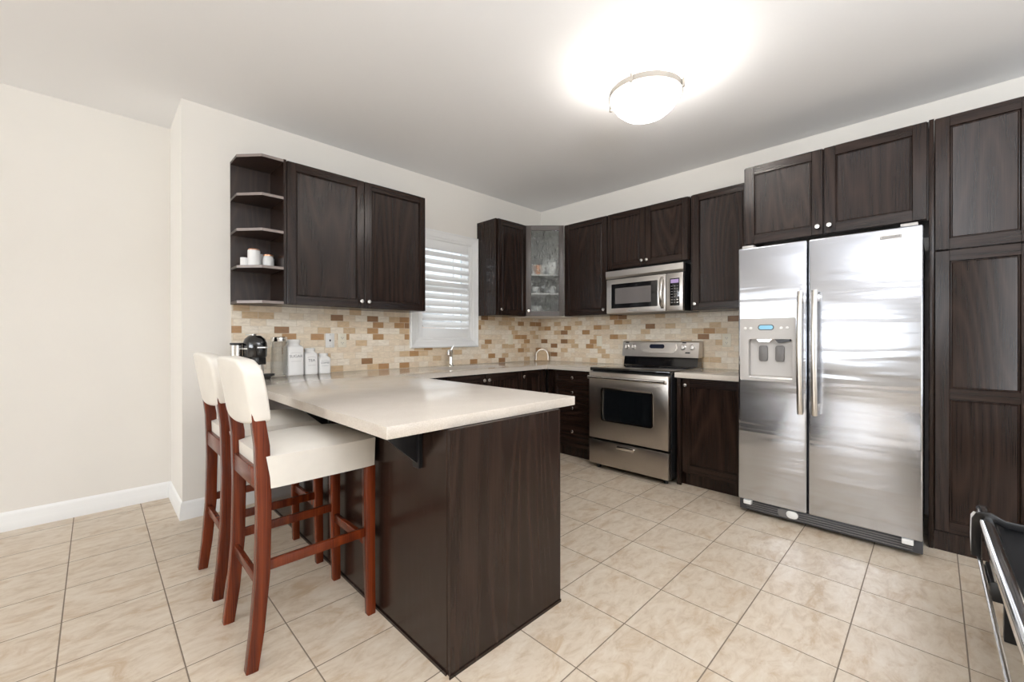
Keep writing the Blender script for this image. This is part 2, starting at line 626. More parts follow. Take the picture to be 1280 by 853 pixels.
# ------------------------------------------------------------------ room shell
T = 0.15
struct(MB().box(XF - T, T, YR - T, YD + T, -0.1, 0).build('floor', 'floor', smooth=False))
struct(MB().box(XF - T, T, YR - T, YD + T, CEIL, CEIL + 0.1).build('ceiling', 'ceiling', smooth=False))
WX0, WX1, WZ0, WZ1 = -1.775, -1.115, 1.17, 2.15        # opening over the sink
b = MB()
b.box(XA, WX0, 0, T, 0, CEIL).box(WX1, T, 0, T, 0, CEIL).box(WX0, WX1, 0, T, 0, WZ0).box(WX0, WX1, 0, T, WZ1, CEIL)
struct(b.build('wall_back', 'wall', smooth=False))
struct(MB().box(0, T, YR, 0, 0, CEIL).build('wall_right', 'wall', smooth=False))
struct(MB().box(XA, XA + T, T, YD, 0, CEIL).build('wall_return', 'wall', smooth=False))
struct(MB().box(XF, XA + T, YD, YD + T, 0, CEIL).build('wall_left', 'wall', smooth=False))
# far wall with a wide window, rear wall with an opening added for light
fy0, fy1, fz0, fz1 = -3.7, 0.0, 1.2, 2.6
b = MB()
b.box(XF - T, XF, YR, fy0, 0, CEIL).box(XF - T, XF, fy1, YD, 0, CEIL).box(XF - T, XF, fy0, fy1, 0, fz0).box(XF - T, XF, fy0, fy1, fz1, CEIL)
struct(b.build('wall_far', 'wall', smooth=False))
rx0, rx1, rz1 = -3.7, -0.3, 2.4
b = MB()
b.box(XF, rx0, YR - T, YR, 0, CEIL).box(rx1, T, YR - T, YR, 0, CEIL).box(rx0, rx1, YR - T, YR, rz1, CEIL).box(rx0, rx1, YR - T, YR, 0, 0.3)
struct(b.build('wall_rear', 'wall', smooth=False))
w2 = MB()
for y in (fy0, (2 * fy0 + fy1) / 3, (fy0 + 2 * fy1) / 3, fy1):
    w2.box(XF - 0.02, XF + 0.03, y - 0.035, y + 0.035, fz0 - 0.05, fz1 + 0.05)
for z in (fz0, fz0 + 0.62, fz1):
    w2.box(XF - 0.02, XF + 0.03, fy0, fy1, z - 0.03, z + 0.03)
for k in range(8):
    z = fz0 + 0.10 + k * 0.165
    w2.box(XF + 0.031, XF + 0.045, fy0, fy1, z, z + 0.05)
struct(w2.build('window_2', 'trim'))
w3 = MB()  # unseen rear window, added to carry daylight
for i in range(4):
    x = rx0 + (rx1 - rx0) * i / 3
    w3.box(x - 0.05, x + 0.05, YR - 0.02, YR + 0.03, 0.3, rz1)
w3.box(rx0, rx1, YR - 0.02, YR + 0.03, rz1 - 0.05, rz1 + 0.05).box(rx0, rx1, YR - 0.02, YR + 0.03, 0.28, 0.36)
struct(w3.build('added_window', 'trim'))

# baseboards: stepped profile
BP = [(0, 0), (0.016, 0), (0.016, 0.055), (0.013, 0.062), (0.013, 0.080), (0.010, 0.088), (0.010, 0.100), (0.005, 0.112), (0, 0.118)]


def base_run(name, p0, p1, nx, ny):
    b = MB()
    A, B = [], []
    for d, z in BP:
        A.append(b.bm.verts.new((p0[0] + nx * d + p0[2] * d, p0[1] + ny * d + p0[3] * d, z)))
        B.append(b.bm.verts.new((p1[0] + nx * d + p1[2] * d, p1[1] + ny * d + p1[3] * d, z)))
    n = len(BP)
    for i in range(n):
        b.bm.faces.new((A[i], A[(i + 1) % n], B[(i + 1) % n], B[i]))
    b.bm.faces.new(A)
    b.bm.faces.new(list(reversed(B)))
    return struct(b.build(name, 'trim'))


base_run('baseboard_left', (XF, YD, 0, 0), (XA, YD, -1, 0), 0, -1)
base_run('baseboard_return', (XA, YD, 0, -1), (XA, 0, 0, -1), -1, 0)
base_run('baseboard_back', (XA, 0, -1, 0), (-3.10, 0, 0, 0), 0, -1)

# backsplash on both walls, one continuous mosaic
ST = 0.01
b = MB()
b.box(-3.295, -1.882, -ST, 0, 0.915, 1.445)
b.box(-1.882, -1.05, -ST, 0, 0.915, 1.098)
b.box(-1.05, -ST, -ST, 0, 0.915, 1.445)
b.box(-ST, 0, -2.56, 0, 0.915, 1.445)
bs = struct(b.build('trim_1', 'splash', smooth=False))

# ------------------------------------------------------------------ window over the sink with plantation shutter
win = struct(MB().box(WX0, WX0 + 0.02, 0.0, T, WZ0, WZ1).box(WX1 - 0.02, WX1, 0.0, T, WZ0, WZ1).box(WX0, WX1, 0.0, T, WZ0, WZ0 + 0.02).box(WX0, WX1, 0, T, WZ1 - 0.02, WZ1).build('window_1', 'trim'))


def casing(x0, x1, z0, z1):
    """mitred picture-frame casing with a stepped face"""
    b = MB()
    prof = [(0, 0), (0, -0.030), (0.012, -0.036), (0.026, -0.030), (0.060, -0.024), (0.072, -0.017), (0.088, -0.017), (0.098, -0.009), (0.098, 0)]
    rings = []
    for ins, y in prof:
        rings.append([b.bm.verts.new(p) for p in ((x0 + ins, y, z0 + ins), (x1 - ins, y, z0 + ins), (x1 - ins, y, z1 - ins), (x0 + ins, y, z1 - ins))])
    for A, B in zip(rings, rings[1:]):
        for i in range(4):
            b.bm.faces.new((A[i], A[(i + 1) % 4], B[(i + 1) % 4], B[i]))
    return b.build('casing', 'trim', win, smooth=False)


casing(-1.882, -1.05, 1.098, 2.255)
LX0, LX1 = -1.737, -1.172
b = MB()
sx0, sx1, sz0, sz1 = -1.784, -1.126, 1.196, 2.157
b.box(sx0, LX0, -0.012, 0.014, sz0, sz1, 0.002).box(LX1, sx1, -0.012, 0.014, sz0, sz1, 0.002)
b.box(LX0, LX1, -0.012, 0.014, sz0, 1.29, 0.002).box(LX0, LX1, -0.012, 0.014, 2.07, sz1, 0.002)
b.box(LX0, LX1, -0.010, 0.012, 1.715, 1.757, 0.002)
b.build('shutter_frame', 'shutter', win)


def louver(zc):
    b = MB()
    prof = [(0.040 * math.cos(a), 0.0055 * math.sin(a)) for a in [2 * PI * i / 14 for i in range(14)]]
    ca, sa = math.cos(R(50)), math.sin(R(50))
    poly = [(0.0 + u * ca - v * sa, zc + u * sa + v * ca) for u, v in prof]   # front edge (-y) low
    b.prism(poly, LX0 + 0.001, LX1 - 0.001, axis='x')
    return b.build('louver', 'shutter', win)


for k in range(6):
    louver(1.327 + k * 0.0705)
for k in range(4):
    louver(1.797 + k * 0.0765)
rod = MB()
rod.box(-1.335, -1.325, 0.040, 0.048, 1.32, 1.70).box(-1.335, -1.325, 0.040, 0.048, 1.79, 2.05)
rod.build('tilt_rod', 'shutter', win)
MB().box(WX0 + 0.02, WX1 - 0.02, 0.105, 0.111, WZ0 + 0.02, WZ1 - 0.02).build('pane', 'pane', win)
MB().box(WX0 + 0.02, WX1 - 0.02, 0.095, 0.12, 1.72, 1.76).build('meeting_rail', 'trim', win)

# house across the side yard, seen between the louvers
hs = thing('neighbouring_house', 'tan brick house wall seen outside between the shutter louvers', 'house', (-0.5, 5.5, -0.6))
MB().box(-2.6, 3.0, 0, 3, 0, 2.15).build('wall', 'house_brick', hs, smooth=False)
MB().prism([(-2.9, 2.15), (3.3, 2.15), (0.2, 3.6)], -0.2, 3.2, axis='y').build('roof', 'house_roof', hs, smooth=False)

# ------------------------------------------------------------------ upper cabinets
UT, UB = 2.43, 1.43
UH = UT - UB
D = 0.32     # depth to the door faces on the window wall


def wall_cab(label, loc, rz, w, depth, z0, doors, knobs, group=None, frame=0.058, name='wall_cabinet', dz=0.0, stop=None):
    """doors: list of (x0,x1); knobs: list of (x, z from bottom)"""
    t = thing(name, label, 'cabinet', (loc[0], loc[1], z0), rz, group)
    h = UT - z0
    MB().box(0, w, -(depth - 0.022), -0.001, 0, h, 0.001, 0, 1).build('body', ['wood'], t)
    for (a, c), (kx, kz) in zip(doors, knobs):
        d = cab_door(t, a, c, 0.003, h - 0.003, -depth, frame)
        knob(d, kx, -depth, kz)
    return t


# open shelf end unit
sh = thing('corner_shelf', 'dark wood open end shelf with angled corners holding white jars', 'shelf', (-3.30, 0, UB))
sh_poly = [(0, -0.001), (0, -0.185), (0.118, -D), (0.25, -D), (0.25, -0.001)]
MB().box(0, 0.25, -0.012, -0.001, 0, UH - 0.001).build('back_panel', 'inside', sh)
MB().box(0.25, 0.268, -D, -0.001, 0, UH).build('side_panel', 'wood', sh)
for k, z in enumerate((0.0, 0.237, 0.485, 0.722, UH - 0.02)):
    b = MB()
    b.prism([(x, y - 0.0) for x, y in sh_poly], z, z + 0.018)
    o = b.build('shelf', ['inside', 'edge_sheen'], sh, smooth=False)
    for p in o.data.polygons:
        if abs(p.normal.z) < 0.5 and p.normal.y < -0.3:  # front edges get the painted sheen
            p.material_index = 1

wall_cab('wide two-door dark oak wall cabinet left of the sink window', (-3.031, 0), 0, 1.128, D, UB,
         [(0.004, 0.562), (0.566, 1.124)], [(0.534, 0.052), (0.594, 0.052)])
wall_cab('narrow dark oak wall cabinet right of the window with knob at lower left', (-1.046, 0), 0, 0.445, D, UB,
         [(0.020, 0.441)], [(0.048, 0.060)])
RD = 0.31
wall_cab('dark oak wall cabinet between the glass corner cabinet and microwave', (0, -0.604), -90, 0.550, RD, UB,
         [(0.012, 0.546)], [(0.520, 0.050)])
wall_cab('short two-door dark oak cabinet above the microwave', (0, -1.156), -90, 0.818, RD, 1.875,
         [(0.006, 0.408), (0.412, 0.812)], [(0.384, 0.048), (0.436, 0.048)], frame=0.055)
wall_cab('dark oak wall cabinet between the microwave and refrigerator', (0, -1.985), -90, 0.505, RD, UB,
         [(0.020, 0.485)], [(0.047, 0.055)])
wall_cab('deep two-door dark oak cabinet above the refrigerator', (0, -2.497), -90, 0.962, 0.61, 1.868,
         [(0.012, 0.472), (0.479, 0.955)], [(0.446, 0.052), (0.508, 0.052)], frame=0.060)

# diagonal corner cabinet with rain-glass door
cc = thing('corner_cabinet', 'diagonal corner wall cabinet with textured glass door', 'cabinet', (0, 0, UB))
# pentagon: walls along x and y, diagonal front
A0, A1 = (-0.60, -0.305), (-0.305, -0.60)
b = MB()
b.box(-0.60, -0.001, -0.02, -0.001, 0, UH).box(-0.02, -0.001, -0.602, -0.001, 0, UH)
b.box(-0.600, -0.585, -0.30, -0.001, 0, UH).box(-0.30, -0.001, -0.603, -0.588, 0, UH)
pent = [(-0.60, -0.001), (-0.60, -0.30), (-0.30, -0.60), (-0.001, -0.60), (-0.001, -0.001)]
b.prism(pent, 0, 0.018).prism(pent, UH - 0.018, UH)
b.build('body', 'white', cc, smooth=False)
pin = [(-0.58, -0.02), (-0.58, -0.295), (-0.295, -0.58), (-0.02, -0.58), (-0.02, -0.02)]
for z in (0.245, 0.455):
    MB().prism(pin, z, z + 0.012).build('shelf', 'white', cc, smooth=False)
dl = math.hypot(A1[0] - A0[0], A1[1] - A0[1])
dr = bpy.data.objects.new('door', None)
b = MB()
fr = 0.056
b.box(0.002, fr, -0.022, 0, 0.002, UH - 0.002, 0.002).box(dl - fr, dl - 0.002, -0.022, 0, 0.002, UH - 0.002, 0.002)
b.box(fr, dl - fr, -0.022, 0, 0.002, fr, 0.0).box(fr, dl - fr, -0.022, 0, UH - fr, UH - 0.002, 0.0)
door = b.build('door', 'pewter', cc)
door.location = (A0[0], A0[1], 0)
door.rotation_euler = (0, 0, R(-45))
MB().box(fr - 0.004, dl - fr + 0.004, -0.014, -0.009, fr - 0.004, UH - fr + 0.004).build('glass_pane', 'rain_glass', door)
knob(door, 0.028, -0.022, 0.060)

# crockery behind the glass
CX, CY = -0.30, -0.30


def at_corner(u, dpt, z):
    """u: along the door, dpt: behind it"""
    c = math.cos(R(-45)); s = math.sin(R(-45))
    x, y = A0[0] + u * c, A0[1] + u * s
    return (x + dpt * 0.7071, y + dpt * 0.7071, UB + z)


def lathe_thing(name, label, cat, loc, prof, mat, group=None, n=28):
    o = MB().lathe(prof, (0, 0, 0), n).build(name, mat)
    o.location = loc
    return tag(o, label, cat, group)


GL = [(0, 0), (0.020, 0), (0.023, 0.01), (0.025, 0.115), (0.023, 0.115), (0.021, 0.012), (0, 0.008)]
for i, u in enumerate((0.082, 0.136, 0.190)):
    lathe_thing('drinking_glass', ('pale tumbler leftmost behind the glass corner door', 'pale tumbler in the middle of the row behind the corner door',
                                   'pale tumbler beside the white dishes behind the corner door')[i], 'glass', at_corner(u, 0.10, 0.4675), GL, ('ceramic', 'copper', 'ceramic')[i], 'tumblers in the glass cabinet')
lathe_thing('serving_bowl', 'white round bowl behind the corner door, beside the tumblers', 'bowl', at_corner(0.302, 0.12, 0.4675),
            [(0, 0), (0.03, 0), (0.055, 0.03), (0.075, 0.09), (0.07, 0.14), (0.05, 0.15), (0.066, 0.09), (0.05, 0.035), (0, 0.01)], 'ceramic')
pl = MB().lathe([(0, 0), (0.07, 0.0), (0.11, 0.018), (0.108, 0.022), (0.068, 0.006), (0, 0.006)], (0, 0, 0), 36).build('dinner_plate', 'ceramic')
pl.location = (at_corner(0.28, 0.25, 0.0)[0], at_corner(0.28, 0.25, 0)[1], UB + 0.4675 + 0.118)
pl.rotation_euler = (R(78), 0, R(-45))
tag(pl, 'white dinner plate standing upright in the glass corner cabinet', 'plate')
for i, u in enumerate((0.11, 0.30)):
    lathe_thing('coffee_mug', ('white cup on the left of the middle glass-cabinet shelf', 'white cup on the right of the middle glass-cabinet shelf')[i], 'cup',
                at_corner(u, 0.12, 0.2575), [(0, 0), (0.03, 0), (0.036, 0.01), (0.038, 0.085), (0.035, 0.085), (0.033, 0.012), (0, 0.008)], 'ceramic', 'cups in the glass cabinet')
lathe_thing('glass_bowl', 'white bowl on the bottom of the glass corner cabinet', 'bowl', at_corner(0.12, 0.13, 0.0185),
            [(0, 0), (0.04, 0), (0.06, 0.03), (0.075, 0.10), (0.071, 0.10), (0.056, 0.033), (0, 0.01)], 'ceramic')

# jars on the open shelf
sz = UB + 0.2555
lathe_thing('candle', 'small white cup at the left of the open end shelf', 'cup', (-3.238, -0.11, sz), [(0, 0), (0.022, 0), (0.026, 0.004), (0.026, 0.066), (0.023, 0.066), (0.021, 0.01), (0, 0.008)], 'ceramic')
t = thing('white_canister', 'tall white canister with copper rim on the open end shelf', 'jar', (-3.185, -0.13, sz))
MB().lathe([(0, 0), (0.036, 0), (0.039, 0.004), (0.039, 0.118), (0.036, 0.122), (0, 0.122)], n=28).build('body', 'ceramic', t)
MB().lathe([(0, 0.1225), (0.036, 0.1225), (0.036, 0.127), (0.030, 0.132), (0, 0.132)], n=28).build('lid', 'copper', t)
t = thing('lidded_jar', 'short white jar with copper lid at the right of the open end shelf', 'jar', (-3.100, -0.15, sz))
MB().lathe([(0, 0), (0.034, 0), (0.037, 0.005), (0.036, 0.072), (0.030, 0.082), (0.030, 0.088), (0, 0.088)], n=28).build('body', 'ceramic', t)
MB().lathe([(0, 0.0885), (0.033, 0.0885), (0.033, 0.097), (0.010, 0.106), (0, 0.106)], n=28).build('lid', 'copper', t)
lathe_thing('white_jar', 'white jar half hidden between the tall canister and lidded jar', 'jar', (-3.135, -0.075, sz),
            [(0, 0), (0.030, 0), (0.033, 0.005), (0.033, 0.095), (0.028, 0.108), (0, 0.112)], 'ceramic')

# ------------------------------------------------------------------ base cabinets
CT, CTH = 0.915, 0.042
CB = CT - CTH - 0.001
BD = 0.61       # depth to door faces


def base_box(t, w, depth, x0=0.0, toe=0.10):
    MB().box(x0, w, -(depth - 0.022), -0.001, toe, CB, 0.001, 0, 1).build('body', 'wood', t)
    MB().box(x0, w, -(depth - 0.055), -0.02, 0, toe).build('toe_kick', 'wood', t)


t = thing('base_cabinet', 'two-door dark oak sink base cabinet under the window', 'cabinet', (-2.34, 0, 0))
MB().box(0.0, 0.40, -(BD - 0.022), -0.001, 0.10, CB).box(0.40, 1.334, -(BD - 0.022), -(BD - 0.05), 0.10, CB).box(0.40, 1.334, -0.03, -0.001, 0.10, CB).box(0.40, 1.334, -(BD - 0.05), -0.03, 0.10, 0.12).box(1.32, 1.335, -(BD - 0.05), -0.03, 0.12, CB).build('body', 'wood', t, smooth=False)
MB().box(0, 1.335, -(BD - 0.055), -0.02, 0, 0.10).build('toe_kick', 'wood', t)
for a, c, kx in ((0.425, 0.878, 0.853), (0.882, 1.332, 0.911)):
    d = cab_door(t, a, c, 0.115, CB - 0.012, -BD)
    knob(d, kx, -BD, CB - 0.062)
t = thing('base_cabinet', 'single-door dark oak base cabinet in the corner right of the sink', 'cabinet', (-1.004, 0, 0))
base_box(t, 0.345, BD)
d = cab_door(t, 0.004, 0.335, 0.115, CB - 0.012, -BD)
knob(d, 0.038, -BD, CB - 0.062)
MB().box(0.335, 0.375, -(BD), -(BD - 0.022), 0.0, CB).build('corner_filler', 'wood', t)

t = thing('drawer_cabinet', 'four-drawer dark oak base cabinet left of the range', 'cabinet', (0, -0.632, 0), -90)
base_box(t, 0.578, BD)
MB().box(0.0, 0.075, -BD, -(BD - 0.02), 0.10, CB).build('corner_stile', 'wood', t)
for z0, z1 in ((0.735, CB - 0.012), (0.578, 0.728), (0.425, 0.571), (0.115, 0.418)):
    d = drawer_front(t, 0.085, 0.566, z0, z1, -BD)
    knob(d, 0.325, -BD, (z0 + z1) / 2)

t = thing('base_cabinet', 'single-door dark oak base cabinet between the range and refrigerator', 'cabinet', (0, -2.003, 0), -90)
base_box(t, 0.525, BD)
MB().box(0.0, 0.034, -BD, -(BD - 0.02), 0.0, CB).build('filler_strip', 'wood', t)
d = cab_door(t, 0.045, 0.510, 0.115, CB - 0.012, -BD)
knob(d, 0.075, -BD, CB - 0.058)

# peninsula cabinet
t = thing('peninsula_cabinet', 'dark oak peninsula base under the cream countertop beside the bar stools', 'cabinet', (-3.092, -2.289, 0))
PW, PL = 0.613, 2.287
MB().box(0.004, PW - 0.03, 0.02, PL - 0.64, 0.0, CB).build('body', 'wood', t)
MB().box(0.004, 0.55, PL - 0.64, PL - 0.002, 0.0, CB).build('corner_body', 'wood', t)
MB().box(-0.001, PW, 0.0, 0.019, 0.0, CB, 0.0015, 0, 1).build('end_panel', 'wood', t)
MB().box(-0.003, 0.0035, 0.0195, PL - 0.02, 0.0, CB, 0.0015, 0, 1).build('back_panel', 'wood', t)
MB().box(-0.008, -0.0035, 0.0195, PL - 0.02, 0.0, 0.012).box(-0.008, PW, -0.004, -0.0005, 0, 0.012).build('shoe_strip', 'wood', t)
for i in range(3):
    y0 = 0.05 + i * 0.53
    b = MB()
    b.box(-0.01, 0.01, 0, 0.5, 0.115, CB - 0.012, 0.002)
    o = b.build('door', 'wood', t)
    o.location = (PW - 0.018, y0, 0)
    knob(o, 0.0, 0.0, 0.0).matrix_basis = Matrix.Translation((0.01, 0.05 if i % 2 else 0.45, CB - 0.07)) @ Matrix.Rotation(R(90), 4, 'Z')
for y in (0.195, 1.05):
    b = MB()
    b.box(-0.185, -0.0035, y - 0.018, y + 0.018, CB - 0.020, CB - 0.0005, 0.001, 0, 1)
    b.box(-0.020, -0.0035, y - 0.022, y + 0.022, CB - 0.170, CB - 0.020, 0.001, 0, 1)
    b.prism([(-0.165, CB - 0.020), (-0.020, CB - 0.020), (-0.020, CB - 0.150)], y - 0.007, y + 0.007, axis='y')
    b.build('support_bracket', 'black', t, smooth=False)

# ------------------------------------------------------------------ countertops
b = MB()
OUT = [(-3.325, -0.0105), (-3.325, -2.268), (-2.343, -2.268), (-2.343, -0.655), (-0.655, -0.655), (-0.655, -1.219), (-0.0105, -1.219), (-0.0105, -0.0105)]
ct = MB().prism(OUT, CT - CTH, CT, bev=0.003).build('countertop', 'quartz')
tag(ct, 'long cream quartz countertop over the peninsula and sink run', 'countertop')
SX, SY = -1.46, -0.345
cut(ct, MB().prism(rrect(0.70, 0.40, 0.06, 6, SX, SY), 0.7, 1.1))
tag(MB().prism([(-0.655, -2.003), (-0.0105, -2.003), (-0.0105, -2.53), (-0.655, -2.53)], CT - CTH, CT, bev=0.003).build('countertop', 'quartz'),
    'short cream quartz countertop between the range and refrigerator', 'countertop')

# sink
b = MB()
rings = []
for w, h, r, z in ((0.736, 0.436, 0.07, CT - CTH - 0.002), (0.70, 0.40, 0.06, CT - CTH - 0.002), (0.69, 0.39, 0.055, CT - 0.19), (0.64, 0.34, 0.05, CT - 0.215)):
    rings.append([b.bm.verts.new((x, y, z)) for x, y in rrect(w, h, r, 6)])
for A, B in zip(rings, rings[1:]):
    n = len(A)
    for i in range(n):
        b.bm.faces.new((A[i], A[(i + 1) % n], B[(i + 1) % n], B[i]))
b.bm.faces.new(rings[-1])
sk = thing('sink', 'stainless steel undermount sink below the window', 'sink', (SX, SY, 0))
b.build('basin', 'steel_light', sk)
MB().lathe([(0, CT - 0.2145), (0.045, CT - 0.2145), (0.04, CT - 0.212), (0.02, CT - 0.213), (0, CT - 0.213)], (0, 0.03, 0)).build('drain', 'chrome', sk)

fa = thing('faucet', 'chrome single-lever kitchen faucet behind the sink', 'faucet', (-1.465, -0.095, CT), -48)
MB().lathe([(0, 0), (0.030, 0), (0.030, 0.006), (0.024, 0.014), (0.021, 0.03), (0.021, 0.128), (0, 0.128)], n=24).build('base', 'chrome', fa)
MB().tube([(0, 0, 0.085), (0, -0.020, 0.122), (0, -0.052, 0.146), (0, -0.090, 0.150), (0, -0.112, 0.138), (0, -0.118, 0.112)], 0.0165, 14).build('spout', 'chrome', fa)
MB().lathe([(0, 0.1285), (0.022, 0.1285), (0.023, 0.146), (0.016, 0.158), (0, 0.161)], n=24).tube([(0, 0, 0.150), (0.012, 0.008, 0.178), (0.024, 0.014, 0.205)], 0.007, 10).build('lever', 'chrome', fa)

# ------------------------------------------------------------------ wall plates


def outlet(label, loc, rz, kind, mat):
    t = thing('wall_outlet' if kind == 'outlet' else 'wall_plate', label, 'outlet' if kind == 'outlet' else 'wall plate', loc, rz)
    MB().box(-0.036, 0.036, -0.006, 0, -0.058, 0.058, 0.003).build('cover_plate', mat, t)
    if kind == 'outlet':
        for z in (-0.021, 0.021):
            f = MB().prism(rrect(0.034, 0.030, 0.010, 4, 0, z), -0.0078, -0.0055, axis='y').build('socket', mat, t)
            MB().box(-0.0085, -0.0060, -0.0083, -0.0076, z - 0.002, z + 0.008).box(0.0060, 0.0085, -0.0083, -0.0076, z - 0.002, z + 0.006).lathe([(0, -0.0083), (0.0028, -0.0083), (0.0028, -0.0076)], (0, 0, z - 0.008), 10, 'y').build('slot', 'black', f)
    elif kind == 'jack':
        MB().prism(rrect(0.012, 0.016, 0.003, 3), -0.0075, -0.0055, axis='y').build('jack', 'dark_grey', t)
        MB().lathe([(0, -0.008), (0.003, -0.0075), (0.003, -0.0055)], (0, 0, 0.045), 10, 'y').build('screw', 'nickel', t)
        MB().lathe([(0, -0.008), (0.003, -0.0075), (0.003, -0.0055)], (0, 0, -0.045), 10, 'y').build('screw', 'nickel', t)
    else:
        MB().box(-0.016, 0.016, -0.0085, -0.0055, -0.033, 0.033, 0.0015).build('rocker', mat, t)


outlet('white phone jack plate on the mosaic right of the canisters', (-2.617, -ST, 1.175), 0, 'jack', 'white')
outlet('almond double outlet beside the white phone jack plate', (-2.517, -ST, 1.175), 0, 'outlet', 'almond')
outlet('almond switch plate on the mosaic right of the sink window', (-0.548, -ST, 1.175), 0, 'switch', 'almond')
outlet('almond switch plate on the mosaic left of the range', (-ST, -0.868, 1.158), -90, 'switch', 'almond')
outlet('almond double outlet on the mosaic left of the refrigerator', (-ST, -2.188, 1.170), -90, 'outlet', 'almond')

# ------------------------------------------------------------------ range
rg = thing('range', 'stainless steel electric range with black glass cooktop', 'range', (0, -1.229, 0), -90)
RW, RF = 0.764, 0.735
MB().box(0.003, RW - 0.003, -0.68, -0.03, 0.045, 0.893, 0.003).build('body', 'black', rg)
MB().box(0.0, RW, -0.715, -0.075, 0.8935, 0.925, 0.006).build('cooktop', 'black_gloss', rg)
for x, y, r in ((0.19, -0.52, 0.115), (0.57, -0.52, 0.095), (0.19, -0.24, 0.085), (0.57, -0.24, 0.115)):
    MB().lathe([(r - 0.003, 0.9253), (r, 0.9253), (r, 0.9256), (r - 0.003, 0.9256), (r - 0.003, 0.9253)], (x, y, 0), 40).build('burner_ring', 'dark_grey', rg)
# backguard
bgd = MB().prism([(-0.135, 0.9255), (-0.115, 1.010), (-0.035, 1.010), (-0.035, 0.9255)], 0.012, RW - 0.012, axis='x').build('backguard', 'black_gloss', rg, smooth=False)
b = MB().prism([(-0.150, 1.0105), (-0.138, 1.040), (-0.125, 1.150), (-0.105, 1.163), (-0.035, 1.163), (-0.035, 1.0105)], 0.0, RW, axis='x', bev=0.004)
con = b.build('control_panel', 'steel_light', rg)
con_tilt = math.degrees(math.atan2(0.013, 0.110))


def con_pt(x, z):
    return (x, -0.138 + (z - 1.040) * 0.013 / 0.110, z)


def con_obj(b, name, mat, parent, x, z):
    o = b.build(name, mat, parent)
    o.location = con_pt(x, z)
    o.rotation_euler = (R(-con_tilt), 0, 0)
    return o


con_obj(MB().prism(rrect(0.36, 0.100, 0.048, 10), -0.010, 0.004, axis='y', bev=0.004), 'display_bezel', 'steel_light', rg, RW / 2 + 0.0, 1.098)
con_obj(MB().prism(rrect(0.150, 0.040, 0.019, 8), -0.0125, -0.009, axis='y'), 'display', 'lcd_dark', rg, RW / 2 - 0.01, 1.110)
for x in (0.045, 0.118, 0.622, 0.706):
    kb = MB().lathe([(0, 0), (0.027, 0), (0.027, -0.006), (0.022, -0.009), (0.020, -0.026), (0, -0.028)], (0, 0, 0), 24, 'y')
    kb.box(-0.005, 0.005, -0.034, -0.024, -0.019, 0.019, 0.002)
    con_obj(kb, 'control_knob', 'steel_light', rg, x, 1.105)
for x in (0.05, 0.630):
    con_obj(MB().box(-0.018, 0.018, -0.0015, 0.002, -0.005, 0.005), 'burner_legend', 'black', rg, x, 1.147)
con_obj(MB().prism(rrect(0.046, 0.013, 0.006, 4), -0.0022, 0.002, axis='y'), 'badge', 'black', rg, 0.665, 1.055)
# oven door
od = MB().box(0.004, RW - 0.004, -RF, -0.684, 0.285, 0.885, 0.006).build('oven_door', 'steel', rg)
cut(od, MB().prism(rrect(0.478, 0.278, 0.020, 5, RW / 2, 0.598), -0.80, -0.715, axis='y'))
MB().prism(rrect(0.474, 0.274, 0.019, 5, RW / 2, 0.598), -0.722, -0.7145, axis='y').build('oven_window', 'oven_glass', od)
b = MB()
o_, i_ = rrect(0.500, 0.300, 0.028, 6, RW / 2, 0.598), rrect(0.474, 0.274, 0.019, 6, RW / 2, 0.598)
rings = [[b.bm.verts.new((x, y, z)) for x, z in L] for L, y in ((o_, -RF + 0.001), (o_, -RF - 0.004), (i_, -RF - 0.002), (i_, -RF + 0.014))]
for A, B in zip(rings, rings[1:]):
    for i in range(len(A)):
        b.bm.faces.new((A[i], A[(i + 1) % len(A)], B[(i + 1) % len(A)], B[i]))
b.build('window_frame', 'chrome', od)
b = MB().sweep([(0.020, -RF - 0.040, 0.838), (RW / 2, -RF - 0.052, 0.838), (RW - 0.020, -RF - 0.040, 0.838)], rrect(0.022, 0.030, 0.010, 4))
b.box(0.022, 0.050, -RF - 0.035, -RF + 0.002, 0.826, 0.850, 0.003).box(RW - 0.050, RW - 0.022, -RF - 0.035, -RF + 0.002, 0.826, 0.850, 0.003)
b.build('handle', 'chrome', od)
dw = MB().box(0.004, RW - 0.004, -RF, -0.684, 0.050, 0.268, 0.006).build('warming_drawer', 'steel', rg)
cut(dw, MB().prism(rrect(0.150, 0.034, 0.014, 5, RW / 2, 0.232), -0.80, -RF + 0.012, axis='y'))
MB().prism(rrect(0.170, 0.030, 0.014, 5, RW / 2, 0.236), -RF - 0.014, -RF + 0.004, axis='y', bev=0.002).build('drawer_pull', 'nickel', dw)
for x in (0.06, RW - 0.06):
    for y in (-0.655, -0.10):
        MB().cyl((x, y, 0), 0.018, 0.0455).build('foot', 'black', rg)

